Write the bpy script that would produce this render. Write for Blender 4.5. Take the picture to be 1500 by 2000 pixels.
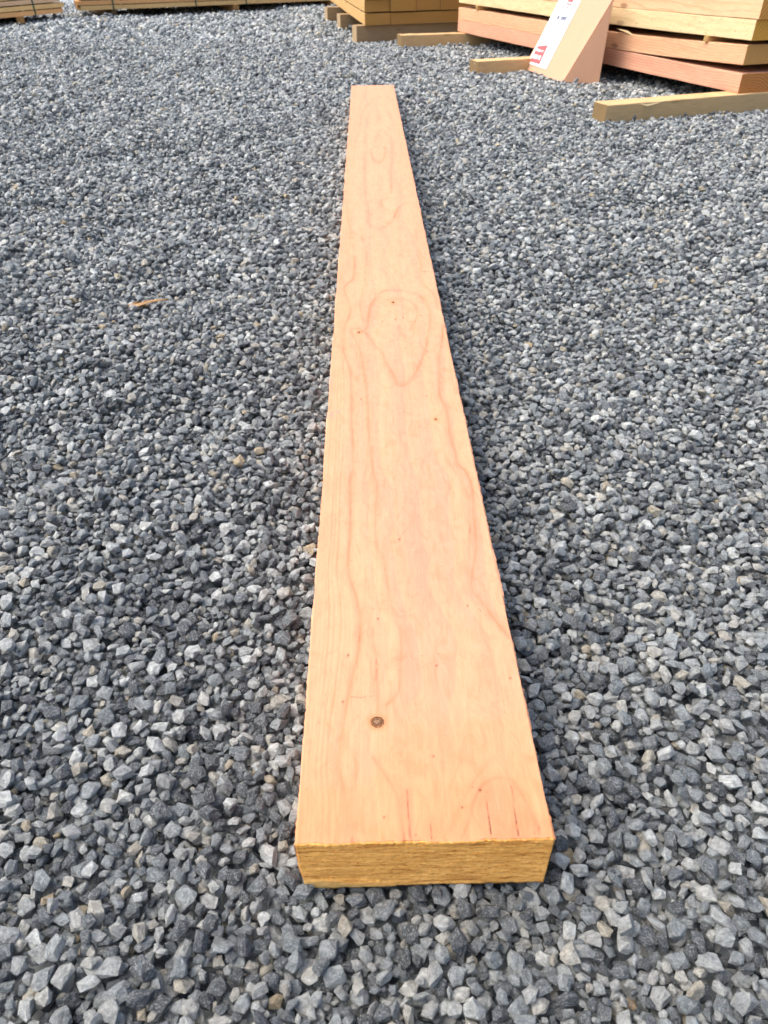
import bpy, bmesh, math, random
import numpy as np
from mathutils import Vector, Matrix, Euler

scene = bpy.context.scene
C = scene.collection
for o in list(bpy.data.objects):
    bpy.data.objects.remove(o)

# ------------------------------------------------------------------ camera
PITCH = math.atan(1119 / 1482)            # looking down
YAW = math.atan(42 / 1857)                # turned a little to the right of the plank
CAM_H = 0.6985
cam = bpy.data.cameras.new('camera')
cam.sensor_fit = 'VERTICAL'
cam.sensor_height = 36.0
cam.sensor_width = 27.0
cam.lens = 1482 / 2000 * 36
cam.clip_start = 0.05
cam.clip_end = 600
cam.dof.use_dof = True
cam.dof.focus_distance = 1.05
cam.dof.aperture_fstop = 12.0
cam_o = bpy.data.objects.new('camera', cam)
C.objects.link(cam_o)
cam_o.location = (0, 0, CAM_H)
cam_o.rotation_euler = (math.pi / 2 - PITCH, 0, -YAW)
scene.camera = cam_o

# ------------------------------------------------------------------ sky and sun (bright overcast)
SUN_EL = math.radians(57)
SUN_AZ = math.radians(-88)                # measured from +Y towards +X: light comes from the left
world = bpy.data.worlds.new('World')
scene.world = world
world.use_nodes = True
wn = world.node_tree.nodes
wl = world.node_tree.links
bg = wn['Background']
sky = wn.new('ShaderNodeTexSky')
sky.sky_type = 'NISHITA'
sky.sun_disc = False
sky.sun_elevation = SUN_EL
sky.sun_rotation = SUN_AZ
sky.air_density = 1.0
sky.dust_density = 5.0
sky.ozone_density = 1.0
wl.new(sky.outputs[0], bg.inputs[0])
bg.inputs[1].default_value = 0.15
sun = bpy.data.lights.new('sun', 'SUN')
sun.energy = 1.5
sun.angle = math.radians(70)
sun.color = (1.0, 0.96, 0.90)
sun_o = bpy.data.objects.new('sun', sun)
C.objects.link(sun_o)
sd = Vector((math.sin(SUN_AZ) * math.cos(SUN_EL), math.cos(SUN_AZ) * math.cos(SUN_EL), math.sin(SUN_EL)))
sun_o.rotation_euler = sd.to_track_quat('Z', 'Y').to_euler()
sun_o.location = sd * 20

vs = scene.view_settings
vs.view_transform = 'Standard'
vs.look = 'None'
vs.gamma = 1.0
vs.use_curve_mapping = False
vs.exposure = 1.22

# ------------------------------------------------------------------ helpers
def tag(o, label=None, cat=None, group=None, kind=None):
    if label: o['label'] = label
    if cat: o['category'] = cat
    if group: o['group'] = group
    if kind: o['kind'] = kind
    return o

def new_obj(name, mesh, mat=None, parent=None):
    o = bpy.data.objects.new(name, mesh)
    C.objects.link(o)
    if mat is not None and mesh is not None:
        mesh.materials.clear()
        for m in (mat if isinstance(mat, (list, tuple)) else [mat]):
            mesh.materials.append(m)
    if parent is not None:
        o.parent = parent
    return o

def mesh_from(name, verts, faces, smooth=False):
    me = bpy.data.meshes.new(name)
    me.from_pydata([tuple(v) for v in verts], [], [tuple(f) for f in faces])
    me.validate()
    me.update()
    if smooth:
        me.polygons.foreach_set('use_smooth', [True] * len(me.polygons))
    return me

class Nodes:
    """small wrapper for building node trees"""
    def __init__(self, name):
        self.m = bpy.data.materials.new(name)
        self.m.use_nodes = True
        self.t = self.m.node_tree
        self.bsdf = self.t.nodes['Principled BSDF']
    def n(self, typ, **kw):
        nd = self.t.nodes.new(typ)
        for k, v in kw.items():
            setattr(nd, k, v)
        return nd
    def put(self, sock, val):
        if isinstance(val, bpy.types.NodeSocket):
            self.t.links.new(val, sock)
        else:
            sock.default_value = val
    def math(self, op, a, b=0.0, c=0.0, clamp=False):
        nd = self.n('ShaderNodeMath', operation=op, use_clamp=clamp)
        self.put(nd.inputs[0], a); self.put(nd.inputs[1], b); self.put(nd.inputs[2], c)
        return nd.outputs[0]
    def noise(self, vec, scale, detail=3.0, rough=0.55, dist=0.0):
        nd = self.n('ShaderNodeTexNoise')
        if vec is not None: self.put(nd.inputs['Vector'], vec)
        self.put(nd.inputs['Scale'], scale); self.put(nd.inputs['Detail'], detail)
        self.put(nd.inputs['Roughness'], rough); self.put(nd.inputs['Distortion'], dist)
        return nd.outputs['Fac']
    def mapping(self, vec, scale=(1, 1, 1), loc=(0, 0, 0), rot=(0, 0, 0)):
        nd = self.n('ShaderNodeMapping')
        self.put(nd.inputs['Vector'], vec)
        self.put(nd.inputs['Scale'], scale); self.put(nd.inputs['Location'], loc); self.put(nd.inputs['Rotation'], rot)
        return nd.outputs[0]
    def ramp(self, fac, stops, interp='LINEAR'):
        nd = self.n('ShaderNodeValToRGB')
        cr = nd.color_ramp
        cr.interpolation = interp
        while len(cr.elements) < len(stops): cr.elements.new(0.5)
        for e, (p, c) in zip(cr.elements, stops):
            e.position = p
            e.color = (c, c, c, 1) if isinstance(c, (int, float)) else (*c, 1)
        self.put(nd.inputs[0], fac)
        return nd.outputs[0]
    def mix(self, fac, a, b, mode='MIX'):
        nd = self.n('ShaderNodeMix', data_type='RGBA', blend_type=mode)
        self.put(nd.inputs[0], fac)
        self.put(nd.inputs[6], a if isinstance(a, bpy.types.NodeSocket) else (*a, 1))
        self.put(nd.inputs[7], b if isinstance(b, bpy.types.NodeSocket) else (*b, 1))
        return nd.outputs[2]
    def bump(self, height, strength=0.3, dist=0.001):
        nd = self.n('ShaderNodeBump')
        self.put(nd.inputs['Height'], height)
        nd.inputs['Strength'].default_value = strength
        nd.inputs['Distance'].default_value = dist
        self.t.links.new(nd.outputs[0], self.bsdf.inputs['Normal'])
        return nd
    def finish(self, col, rough=0.8, spec=0.3):
        self.put(self.bsdf.inputs['Base Color'], col if isinstance(col, bpy.types.NodeSocket) else (*col, 1))
        self.put(self.bsdf.inputs['Roughness'], rough)
        self.bsdf.inputs['Specular IOR Level'].default_value = spec
        return self.m

def plain(name, col, rough=0.7, var=0.12, scale=60):
    N = Nodes(name)
    co = N.n('ShaderNodeTexCoord').outputs['Object']
    f = N.noise(co, scale, 4)
    c2 = tuple(c * (1 - var * 2) for c in col)
    return N.finish(N.mix(f, c2, tuple(min(1, c * (1 + var * .5)) for c in col)), rough)

# ------------------------------------------------------------------ materials
def stone_material(name, stops, offset=0.0):
    N = Nodes(name)
    tc = N.n('ShaderNodeTexCoord').outputs['Object']
    oi = N.n('ShaderNodeObjectInfo')
    rnd = oi.outputs['Random']
    shift = N.math('MULTIPLY', rnd, 37.0)
    cx = N.n('ShaderNodeCombineXYZ')
    N.put(cx.inputs[0], shift); N.put(cx.inputs[1], N.math('MULTIPLY', rnd, 91.0)); N.put(cx.inputs[2], shift)
    add = N.n('ShaderNodeVectorMath', operation='ADD')
    N.put(add.inputs[0], tc); N.put(add.inputs[1], cx.outputs[0])
    v = add.outputs[0]
    base = N.ramp(rnd, stops, 'LINEAR')
    mott = N.noise(v, 1.6, 4, 0.65)
    col = N.mix(1.0, base, N.ramp(mott, [(0.28, 0.55), (0.5, 0.95), (0.72, 1.45)]), 'MULTIPLY')
    # pale rock dust and scuffs, dark fracture veins
    scuff = N.ramp(N.noise(v, 4.2, 4, 0.8, 0.5), [(0.50, 0.0), (0.62, 1.0)])
    col = N.mix(N.math('MULTIPLY', scuff, 0.5), col, (0.58, 0.58, 0.57))
    vein = N.ramp(N.noise(N.mapping(v, (1, 1, 3.5)), 2.1, 2, 0.6, 1.0), [(0.47, 0.0), (0.5, 1.0), (0.53, 0.0)])
    col = N.mix(N.math('MULTIPLY', vein, 0.35), col, (0.05, 0.055, 0.065))
    h = N.noise(v, 3.2, 5, 0.78)
    N.bump(h, 0.85, 0.010)
    return N.finish(col, 0.72, 0.35)

SLATE = (0.050, 0.060, 0.066)
BLUE = (0.178, 0.206, 0.216)
MID = (0.30, 0.332, 0.334)
PALE = (0.52, 0.55, 0.53)
WARM = (0.43, 0.415, 0.355)
TAN = (0.42, 0.33, 0.19)
stone_mat = stone_material('gravel_stone', [(0.0, SLATE), (0.16, (0.105, 0.122, 0.132)), (0.36, BLUE), (0.56, MID), (0.70, (0.36, 0.372, 0.355)),
                                            (0.86, PALE), (0.955, WARM), (0.99, (0.40, 0.37, 0.29)), (1.0, TAN)])
tan_mat = stone_material('tan_stone', [(0.0, (0.42, 0.34, 0.21)), (0.5, (0.46, 0.40, 0.29)), (1.0, (0.38, 0.25, 0.12))])

def ground_material():
    N = Nodes('ground_gravel')
    co = N.n('ShaderNodeTexCoord').outputs['Object']
    vo = N.n('ShaderNodeTexVoronoi')
    N.put(vo.inputs['Vector'], co); vo.inputs['Scale'].default_value = 55
    sep = N.n('ShaderNodeSeparateColor'); N.put(sep.inputs[0], vo.outputs['Color'])
    col = N.ramp(sep.outputs[0], [(0, SLATE), (0.4, BLUE), (0.7, MID), (0.95, PALE), (1, WARM)])
    N.bump(N.math('SUBTRACT', 1.0, vo.outputs['Distance']), 0.9, 0.012)
    return N.finish(col, 0.85, 0.2)
ground_mat = ground_material()

def wood_material(name, light, dark, end_light, end_dark, ring=150.0, contrast=0.5, knots=0.0, weather=0.0, pits=0.0):
    """sawn timber: growth rings round a pith that runs along X, rough sawn surface, own end grain"""
    N = Nodes(name)
    tcn = N.n('ShaderNodeTexCoord')
    co = tcn.outputs['Object']
    rnd = N.n('ShaderNodeObjectInfo').outputs['Random']
    big = N.noise(N.mapping(co, (1.3, 5, 5)), 1.0, 2)
    sx = N.n('ShaderNodeSeparateXYZ'); N.put(sx.inputs[0], co)
    y = N.math('ADD', sx.outputs[1], N.math('ADD', N.math('MULTIPLY', big, 0.05), N.math('MULTIPLY', rnd, -0.16)))
    z = N.math('ADD', sx.outputs[2], N.math('ADD', N.math('MULTIPLY', rnd, 0.09), N.math('MULTIPLY', big, 0.03)))
    r = N.math('SQRT', N.math('ADD', N.math('MULTIPLY', y, y), N.math('MULTIPLY', z, z)))
    r = N.math('ADD', r, N.math('MULTIPLY', N.noise(N.mapping(co, (2, 14, 14)), 1.0, 3), 0.006))
    fr = N.math('FRACT', N.math('MULTIPLY', r, ring))
    line = N.ramp(fr, [(0.0, 0.0), (0.55, 0.12), (0.9, 0.85), (0.97, 1.0), (1.0, 0.0)])
    patch = N.noise(N.mapping(co, (1.1, 9, 9), (5, 2, 1)), 1.6, 4)
    fac = N.math('ADD', N.math('MULTIPLY', line, contrast), N.math('MULTIPLY', N.math('SUBTRACT', patch, 0.5), 0.9), clamp=True)
    side = N.mix(fac, light, dark)
    fib = N.noise(N.mapping(co, (14, 260, 260)), 1.0, 3)
    side = N.mix(1.0, side, N.ramp(fib, [(0.3, 0.86), (0.7, 1.1)]), 'MULTIPLY')
    kv = N.n('ShaderNodeTexVoronoi'); N.put(kv.inputs['Vector'], N.mapping(co, (3.0, 9, 9), (0.4, 0.9, 0.2))); kv.inputs['Scale'].default_value = 1.0
    kn = N.ramp(kv.outputs['Distance'], [(0.07, 1.0), (0.14, 0.0)])
    side = N.mix(N.math('MULTIPLY', kn, knots), side, tuple(c * 0.42 for c in dark))
    if weather:
        wx = N.ramp(N.noise(N.mapping(co, (4, 30, 30), (9, 1, 3)), 1.0, 5, 0.7), [(0.45, 0.0), (0.7, 1.0)])
        side = N.mix(N.math('MULTIPLY', wx, weather), side, (0.30, 0.27, 0.20))
    if pits:
        pv = N.ramp(N.noise(N.mapping(co, (34, 60, 60), (3, 7, 1)), 1.0, 3, 0.75), [(0.60, 0.0), (0.68, 1.0)])
        side = N.mix(N.math('MULTIPLY', pv, pits), side, (0.24, 0.20, 0.13))
    end = N.mix(N.math('ADD', N.math('MULTIPLY', line, 0.95), N.math('MULTIPLY', N.math('SUBTRACT', N.noise(co, 90, 5), 0.5), 0.5), clamp=True), end_light, end_dark)
    nx = N.n('ShaderNodeSeparateXYZ'); N.put(nx.inputs[0], tcn.outputs['Normal'])
    em = N.ramp(N.math('ABSOLUTE', nx.outputs[0]), [(0.72, 0.0), (0.8, 1.0)])
    col = N.mix(em, side, end)
    N.bump(N.math('ADD', fib, N.noise(co, 220, 4)), 0.35, 0.002)
    return N.finish(N.mix(1.0, col, (0.86, 0.83, 0.83), 'MULTIPLY'), 0.85, 0.15)

W_PINK = wood_material('wood_pink', (0.66, 0.365, 0.235), (0.44, 0.18, 0.11), (0.58, 0.255, 0.075), (0.34, 0.10, 0.022), 80, 0.55)
W_PEACH = wood_material('wood_peach', (0.68, 0.41, 0.235), (0.47, 0.215, 0.105), (0.62, 0.35, 0.11), (0.38, 0.15, 0.035), 110, 0.5, 0.6)
W_PALE = wood_material('wood_pale', (0.72, 0.57, 0.32), (0.55, 0.38, 0.18), (0.70, 0.38, 0.07), (0.44, 0.14, 0.012), 62, 0.35, 0.5, 0.0, 0.8)
W_CREAM = wood_material('wood_cream', (0.72, 0.485, 0.28), (0.52, 0.275, 0.13), (0.66, 0.34, 0.08), (0.38, 0.11, 0.015), 62, 0.45, 0.7)
W_GOLD = wood_material('wood_gold', (0.56, 0.37, 0.15), (0.40, 0.22, 0.07), (0.46, 0.265, 0.075), (0.32, 0.155, 0.035), 110, 0.4, 0.3)
W_YELLOW = wood_material('wood_yellow', (0.80, 0.53, 0.22), (0.60, 0.31, 0.10), (0.40, 0.27, 0.10), (0.28, 0.16, 0.05), 130, 0.4, 0.3)
W_ORANGE = wood_material('wood_orange', (0.80, 0.44, 0.18), (0.58, 0.25, 0.08), (0.38, 0.22, 0.08), (0.26, 0.12, 0.04), 130, 0.4, 0.4)
W_BEARER = wood_material('wood_bearer', (0.60, 0.415, 0.20), (0.43, 0.275, 0.115), (0.24, 0.17, 0.08), (0.15, 0.10, 0.045), 170, 0.55, 0.4, 0.2)
W_BROWN = wood_material('wood_brown_bearer', (0.36, 0.25, 0.13), (0.25, 0.16, 0.075), (0.42, 0.33, 0.20), (0.3, 0.2, 0.1), 170, 0.45, 0.3, 0.3)

# ------------------------------------------------------------------ terrain
PLANK_X0, PLANK_W, PLANK_Y0, PLANK_L, PLANK_T = -0.0685, 0.225, 0.352, 4.26, 0.075
_r = np.random.RandomState(5)
_waves = []
for lam, amp, k in ((2.6, .010, 5), (1.2, .007, 7), (0.55, .0056, 9), (0.28, .0032, 9)):
    for i in range(k):
        a = _r.uniform(0, math.pi)
        L = lam * _r.uniform(.7, 1.4)
        _waves.append((math.cos(a) * 2 * math.pi / L, math.sin(a) * 2 * math.pi / L, _r.uniform(0, 6.28), amp * _r.uniform(.4, 1.0) * 1.6 / math.sqrt(k)))
_dents = [(-0.305, 1.165, .055, .075, -.026), (-0.40, 1.19, .05, .06, -.012), (0.78, 1.99, .12, .07, -.020), (0.60, 1.02, .09, .08, -.010),
          (-0.62, .95, .12, .06, -.012), (-0.95, 3.4, .45, .16, -.022), (-2.0, 5.2, .8, .22, -.03), (0.95, 2.6, .3, .12, -.018), (-0.45, 2.6, .28, .1, -.014), (-1.5, 4.1, .55, .14, -.02)]

def terrain(x, y):
    x = np.asarray(x, float); y = np.asarray(y, float)
    z = np.zeros(np.broadcast(x, y).shape)
    for kx, ky, ph, am in _waves:
        z = z + am * np.sin(kx * x + ky * y + ph)
    for dx, dy, sx, sy, d in _dents:
        z = z + 1.25 * d * np.exp(-((x - dx) / sx) ** 2 - ((y - dy - .35 * (x - dx)) / sy) ** 2)
    # calm and level where the plank lies
    ex = np.maximum(np.abs(x - (PLANK_X0 + PLANK_W / 2)) - PLANK_W / 2, 0)
    ey = np.maximum(np.maximum(PLANK_Y0 - y, y - PLANK_Y0 - PLANK_L), 0)
    e = np.sqrt(ex ** 2 + ey ** 2)
    z = z * (1 - np.exp(-(e / .16) ** 2))
    # level under the timber stacks on the right, falling away at the far left
    s = np.exp(-(((x - 1.5) / .9) ** 2 + ((y - 5.6) / 1.7) ** 2) ** 2)
    z = z * (1 - .8 * s)
    s = np.exp(-(((x - .4) / 1.2) ** 2 + ((y - 9.0) / 2.0) ** 2) ** 2)
    z = z * (1 - .8 * s)
    t = np.clip((-3.0 - x) / 1.4, 0, 1) * np.clip((y - 7) / 2.5, 0, 1)
    z = z - .05 * t * t * (3 - 2 * t)
    far = np.clip((y - 16) / 10, 0, 1)
    return z * (1 - far)

# the sheet under the stones
def graded(lo, a, b, hi, step, n):
    m = np.arange(a, b + 1e-6, step)
    l = a - np.geomspace(step, a - lo, n)[::-1]
    h = b + np.geomspace(step, hi - b, n)
    return np.concatenate([l, m, h])
gx = graded(-260, -9, 9, 260, .12, 14)
gy = graded(-160, -1, 16, 320, .12, 14)
GX, GY = np.meshgrid(gx, gy)
inside = np.exp(-np.maximum(np.maximum(np.abs(GX) - 9, 0), np.maximum(np.maximum(-1 - GY, GY - 16), 0)) / 2)
GZ = terrain(GX, GY) * inside - .036 * inside
V = np.stack([GX, GY, GZ], -1).reshape(-1, 3)
nx_, ny_ = len(gx), len(gy)
idx = np.arange(nx_ * ny_).reshape(ny_, nx_)
F = np.stack([idx[:-1, :-1], idx[:-1, 1:], idx[1:, 1:], idx[1:, :-1]], -1).reshape(-1, 4)
ground = new_obj('ground', mesh_from('ground', V.tolist(), F.tolist(), True), ground_mat)
tag(ground, 'grey crushed stone yard ground running under the timber', 'ground', kind='structure')

# ------------------------------------------------------------------ crushed stones
def stone_mesh(seed):
    r = random.Random(seed)
    bm = bmesh.new()
    n = r.choice((9, 10, 11, 12, 14))
    for i in range(n):
        t = (i + .5) / n
        ph = math.acos(1 - 2 * t) + r.uniform(-.25, .25)
        th = i * 2.39996 + r.uniform(-.5, .5)
        k = r.uniform(.86, 1.16)
        v = Vector((math.sin(ph) * math.cos(th), math.sin(ph) * math.sin(th), math.cos(ph))) * k
        v = Vector([math.copysign(abs(c) ** .86, c) for c in v])
        bm.verts.new(v)
    bmesh.ops.convex_hull(bm, input=bm.verts)
    bmesh.ops.delete(bm, geom=[v for v in bm.verts if not v.link_faces], context='VERTS')
    bmesh.ops.dissolve_limit(bm, angle_limit=math.radians(14), verts=bm.verts, edges=bm.edges)
    bmesh.ops.bevel(bm, geom=bm.edges[:], offset=.04, segments=1, profile=.6, affect='EDGES', clamp_overlap=True)
    bmesh.ops.triangulate(bm, faces=bm.faces)
    bmesh.ops.subdivide_edges(bm, edges=[e for e in bm.edges if e.calc_length() > .45], cuts=1, use_grid_fill=False)
    bmesh.ops.triangulate(bm, faces=bm.faces)
    ph = [r.uniform(0, 6.28) for _ in range(9)]
    for v in bm.verts:
        c = v.co
        d = .045 * (math.sin(4.1 * c.x + ph[0]) * math.sin(3.7 * c.y + ph[1]) + math.sin(5.3 * c.z + ph[2] + 2 * c.x)) + r.uniform(-.032, .032)
        v.co = c * (1 + d)
    bmesh.ops.recalc_face_normals(bm, faces=bm.faces)
    me = bpy.data.meshes.new('stone')
    bm.to_mesh(me); bm.free()
    me.materials.append(stone_mat)
    me.polygons.foreach_set('use_smooth', [True] * len(me.polygons))
    me.set_sharp_from_angle(angle=math.radians(15))
    return me
N_PROTO = 36
stone_meshes = [stone_mesh(100 + i) for i in range(N_PROTO)]
protos = bpy.data.collections.new('stone_shapes')          # not linked to the scene
for i, me in enumerate(stone_meshes):
    protos.objects.link(bpy.data.objects.new('stone_shape_%02d' % i, me))

# drop stones one by one onto a wrapping height map
TILE, RES = 0.9, 0.002
NC = int(round(TILE / RES))
rs = np.random.RandomState(11)
hm = np.zeros((NC, NC)); im = np.full((NC, NC), -1, int)
N_ST = 10400
semi = np.clip(np.exp(rs.normal(math.log(.0084), .38, N_ST)), .0033, .0158)
ab = rs.uniform(.58, .95, N_ST); ac = rs.uniform(.34, .68, N_ST)
st_pos = np.zeros((N_ST, 3)); st_rot = np.zeros((N_ST, 3)); st_scl = np.zeros((N_ST, 3)); st_area = np.zeros(N_ST)
for i in range(N_ST):
    a = semi[i]; b = a * ab[i]; c = a * ac[i]
    e = Euler((rs.normal(0, .48), rs.normal(0, .48), rs.uniform(0, 6.283)), 'XYZ')
    R = np.array(Matrix.Rotation(e.z, 3, 'Z') @ Matrix.Rotation(e.x, 3, 'X') @ Matrix.Rotation(e.y, 3, 'Y'))
    M = R @ np.diag([a * a, b * b, c * c]) @ R.T
    P = np.linalg.inv(M[:2, :2]); m = M[:2, 2]
    s = M[2, 2] - m @ P @ m
    k = int(math.ceil(math.sqrt(max(M[0, 0], M[1, 1])) / RES))
    g = np.arange(-k, k + 1) * RES
    DX, DY = np.meshgrid(g, g)
    q = 1 - (P[0, 0] * DX * DX + 2 * P[0, 1] * DX * DY + P[1, 1] * DY * DY)
    msk = q > 0
    half = np.sqrt(np.maximum(q, 0) * s)
    w = P @ m
    zm = w[0] * DX + w[1] * DY
    best = None
    pp = rs.randint(0, NC, (9, 2))
    p0 = pp[np.argmin(hm[pp[:, 1], pp[:, 0]])] if i > 1500 else pp[0]
    for t in range(7):
        p = p0 + rs.randint(-9, 10, 2) if t else p0
        ix = np.arange(p[0] - k, p[0] + k + 1) % NC
        iy = np.arange(p[1] - k, p[1] + k + 1) % NC
        h = hm[np.ix_(iy, ix)]
        z = (h - (zm - half))[msk].max()
        if best is None or z < best[0]:
            best = (z, p, ix, iy, h)
    z, p, ix, iy, h = best
    z -= .0012
    top = z + zm + half
    up = msk & (top > h)
    h2 = np.where(up, top, h)
    hm[np.ix_(iy, ix)] = h2
    sub = im[np.ix_(iy, ix)]; sub[up] = i
    im[np.ix_(iy, ix)] = sub
    st_pos[i] = ((p[0] % NC) * RES, (p[1] % NC) * RES, z)
    st_rot[i] = Matrix(R.tolist()).to_euler('XYZ')
    st_scl[i] = np.array((a, b, c)) * 1.10
    st_area[i] = msk.sum()
seen = np.bincount(im[im >= 0], minlength=N_ST)
SURF = np.percentile(hm, 70)
print('stones seen per tile', (seen > 0).sum(), 'surface', SURF, 'spread', hm.std())

cp, sp_, cyw, syw = math.cos(PITCH), math.sin(PITCH), math.cos(YAW), math.sin(YAW)
def to_px(x, y, z):
    dz = z - CAM_H
    fwd = x * syw * cp + y * cyw * cp - dz * sp_
    rgt = x * cyw - y * syw
    up = x * syw * sp_ + y * cyw * sp_ + dz * cp
    return 750 + 1482 * rgt / fwd, 1000 - 1482 * up / fwd, fwd

rng = np.random.RandomState(21)
pos, rot, scl, frac = [], [], [], []
bands = [(-.35, 1.9, .69, 5), (1.9, 4.2, .81, 9), (4.2, 7.6, 1.05, 14), (7.6, 13.6, 1.7, 18)]
for y0, y1, sc, need in bands:
    keep = np.where(seen >= need)[0]
    T = TILE * sc
    j0 = math.floor(y0 / T)
    while j0 * T < y1:
        half_w = .56 * ((j0 + 1) * T + .6) + .55
        i0 = math.floor(-half_w / T)
        for ti in range(i0, -i0 + 1):
            P = st_pos[keep] * sc
            x = P[:, 0] + ti * T; y = P[:, 1] + j0 * T
            ok = (y >= y0) & (y < y1) & (np.abs(x - .03 * y) < .53 * np.maximum(y, 0) + .42 + np.maximum(.45 - y, 0) * .3)
            zt = terrain(x[ok], y[ok])
            pos.append(np.stack([x[ok], y[ok], (P[ok, 2] - SURF * sc) + zt - max(0, sc - 1) * .026], -1))
            rot.append(st_rot[keep][ok]); scl.append(st_scl[keep][ok] * sc)
            frac.append((seen[keep] / st_area[keep])[ok])
        j0 += 1
pos = np.concatenate(pos); rot = np.concatenate(rot); scl = np.concatenate(scl); frac = np.concatenate(frac)
pos[:, :2] += rng.uniform(-.0006, .0006, (len(pos), 2))
# none inside the plank; those under its rim stay below its underside
ux = pos[:, 0] - PLANK_X0; uy = pos[:, 1] - PLANK_Y0
rad = scl[:, 0]
inx = (ux > -.5 * rad) & (ux < PLANK_W + .5 * rad) & (uy > -.35 * rad) & (uy < PLANK_L + .4 * rad)
topz = pos[:, 2] + scl[:, 2]
deep = (ux > .04) & (ux < PLANK_W - .04) & (uy > .06) & (uy < PLANK_L - .06)
drop = (inx & (topz > .002)) | deep
pos, rot, scl, frac = pos[~drop], rot[~drop], scl[~drop], frac[~drop]
pidx = rng.randint(0, N_PROTO, len(pos))
print('stones', len(pos))

# the 300 stones that show largest are pieces of the ground of their own
px, py, fw = to_px(pos[:, 0], pos[:, 1], pos[:, 2])
size = scl[:, 0] * np.sqrt(scl[:, 1] / scl[:, 0]) / fw
inframe = (px > 8) & (px < 1492) & (py > 8) & (py < 1992) & (frac > .55)
tans = [(1238, 1955), (82, 1752), (268, 1975), (505, 880)]
order = np.argsort(-np.where(inframe, size, -1))
chosen = list(order[:300 - len(tans)])
tan_ids = []
for tx, ty in tans:
    d = np.hypot(px - tx, py - ty) + np.where(inframe, 0, 1e6)
    d[tan_ids] = 1e9
    j = int(np.argmin(d)); tan_ids.append(j)
chosen = [c for c in chosen if c not in tan_ids] + tan_ids
tan_meshes = {}
for c in chosen:
    me = stone_meshes[pidx[c]]
    if c in tan_ids:
        if pidx[c] not in tan_meshes:
            m2 = me.copy(); m2.materials.clear(); m2.materials.append(tan_mat); tan_meshes[pidx[c]] = m2
        me = tan_meshes[pidx[c]]
    o = bpy.data.objects.new('stone', me)
    C.objects.link(o)
    o.parent = ground
    o.location = pos[c]; o.rotation_euler = rot[c]; o.scale = scl[c]
rest = np.ones(len(pos), bool); rest[chosen] = False
pos, rot, scl, pidx = pos[rest], rot[rest], scl[rest], pidx[rest]

pm = bpy.data.meshes.new('gravel')
pm.vertices.add(len(pos))
pm.vertices.foreach_set('co', pos.astype(np.float32).ravel())
for nm, arr in (('rot', rot), ('scl', scl)):
    at = pm.attributes.new(nm, 'FLOAT_VECTOR', 'POINT')
    at.data.foreach_set('vector', arr.astype(np.float32).ravel())
at = pm.attributes.new('pick', 'INT', 'POINT')
at.data.foreach_set('value', pidx.astype(np.int32))
pm.materials.append(stone_mat)
gravel = new_obj('gravel', pm, None, ground)
gravel['kind'] = 'stuff'
gravel['label'] = 'loose grey crushed stone gravel covering the yard'
ng = bpy.data.node_groups.new('gravel_scatter', 'GeometryNodeTree')
ng.interface.new_socket('Geometry', in_out='INPUT', socket_type='NodeSocketGeometry')
ng.interface.new_socket('Geometry', in_out='OUTPUT', socket_type='NodeSocketGeometry')
gi = ng.nodes.new('NodeGroupInput'); go = ng.nodes.new('NodeGroupOutput')
ci = ng.nodes.new('GeometryNodeCollectionInfo')
ci.inputs['Collection'].default_value = protos
ci.inputs['Separate Children'].default_value = True
ci.inputs['Reset Children'].default_value = True
ip = ng.nodes.new('GeometryNodeInstanceOnPoints')
def attr(nm, typ):
    a = ng.nodes.new('GeometryNodeInputNamedAttribute'); a.data_type = typ; a.inputs['Name'].default_value = nm
    return a.outputs['Attribute']
er = ng.nodes.new('FunctionNodeEulerToRotation')
lk = ng.links.new
lk(gi.outputs[0], ip.inputs['Points']); lk(ci.outputs[0], ip.inputs['Instance'])
ip.inputs['Pick Instance'].default_value = True
lk(attr('pick', 'INT'), ip.inputs['Instance Index'])
lk(attr('rot', 'FLOAT_VECTOR'), er.inputs[0]); lk(er.outputs[0], ip.inputs['Rotation'])
lk(attr('scl', 'FLOAT_VECTOR'), ip.inputs['Scale'])
lk(ip.outputs[0], go.inputs[0])
md = gravel.modifiers.new('scatter', 'NODES'); md.node_group = ng

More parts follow.
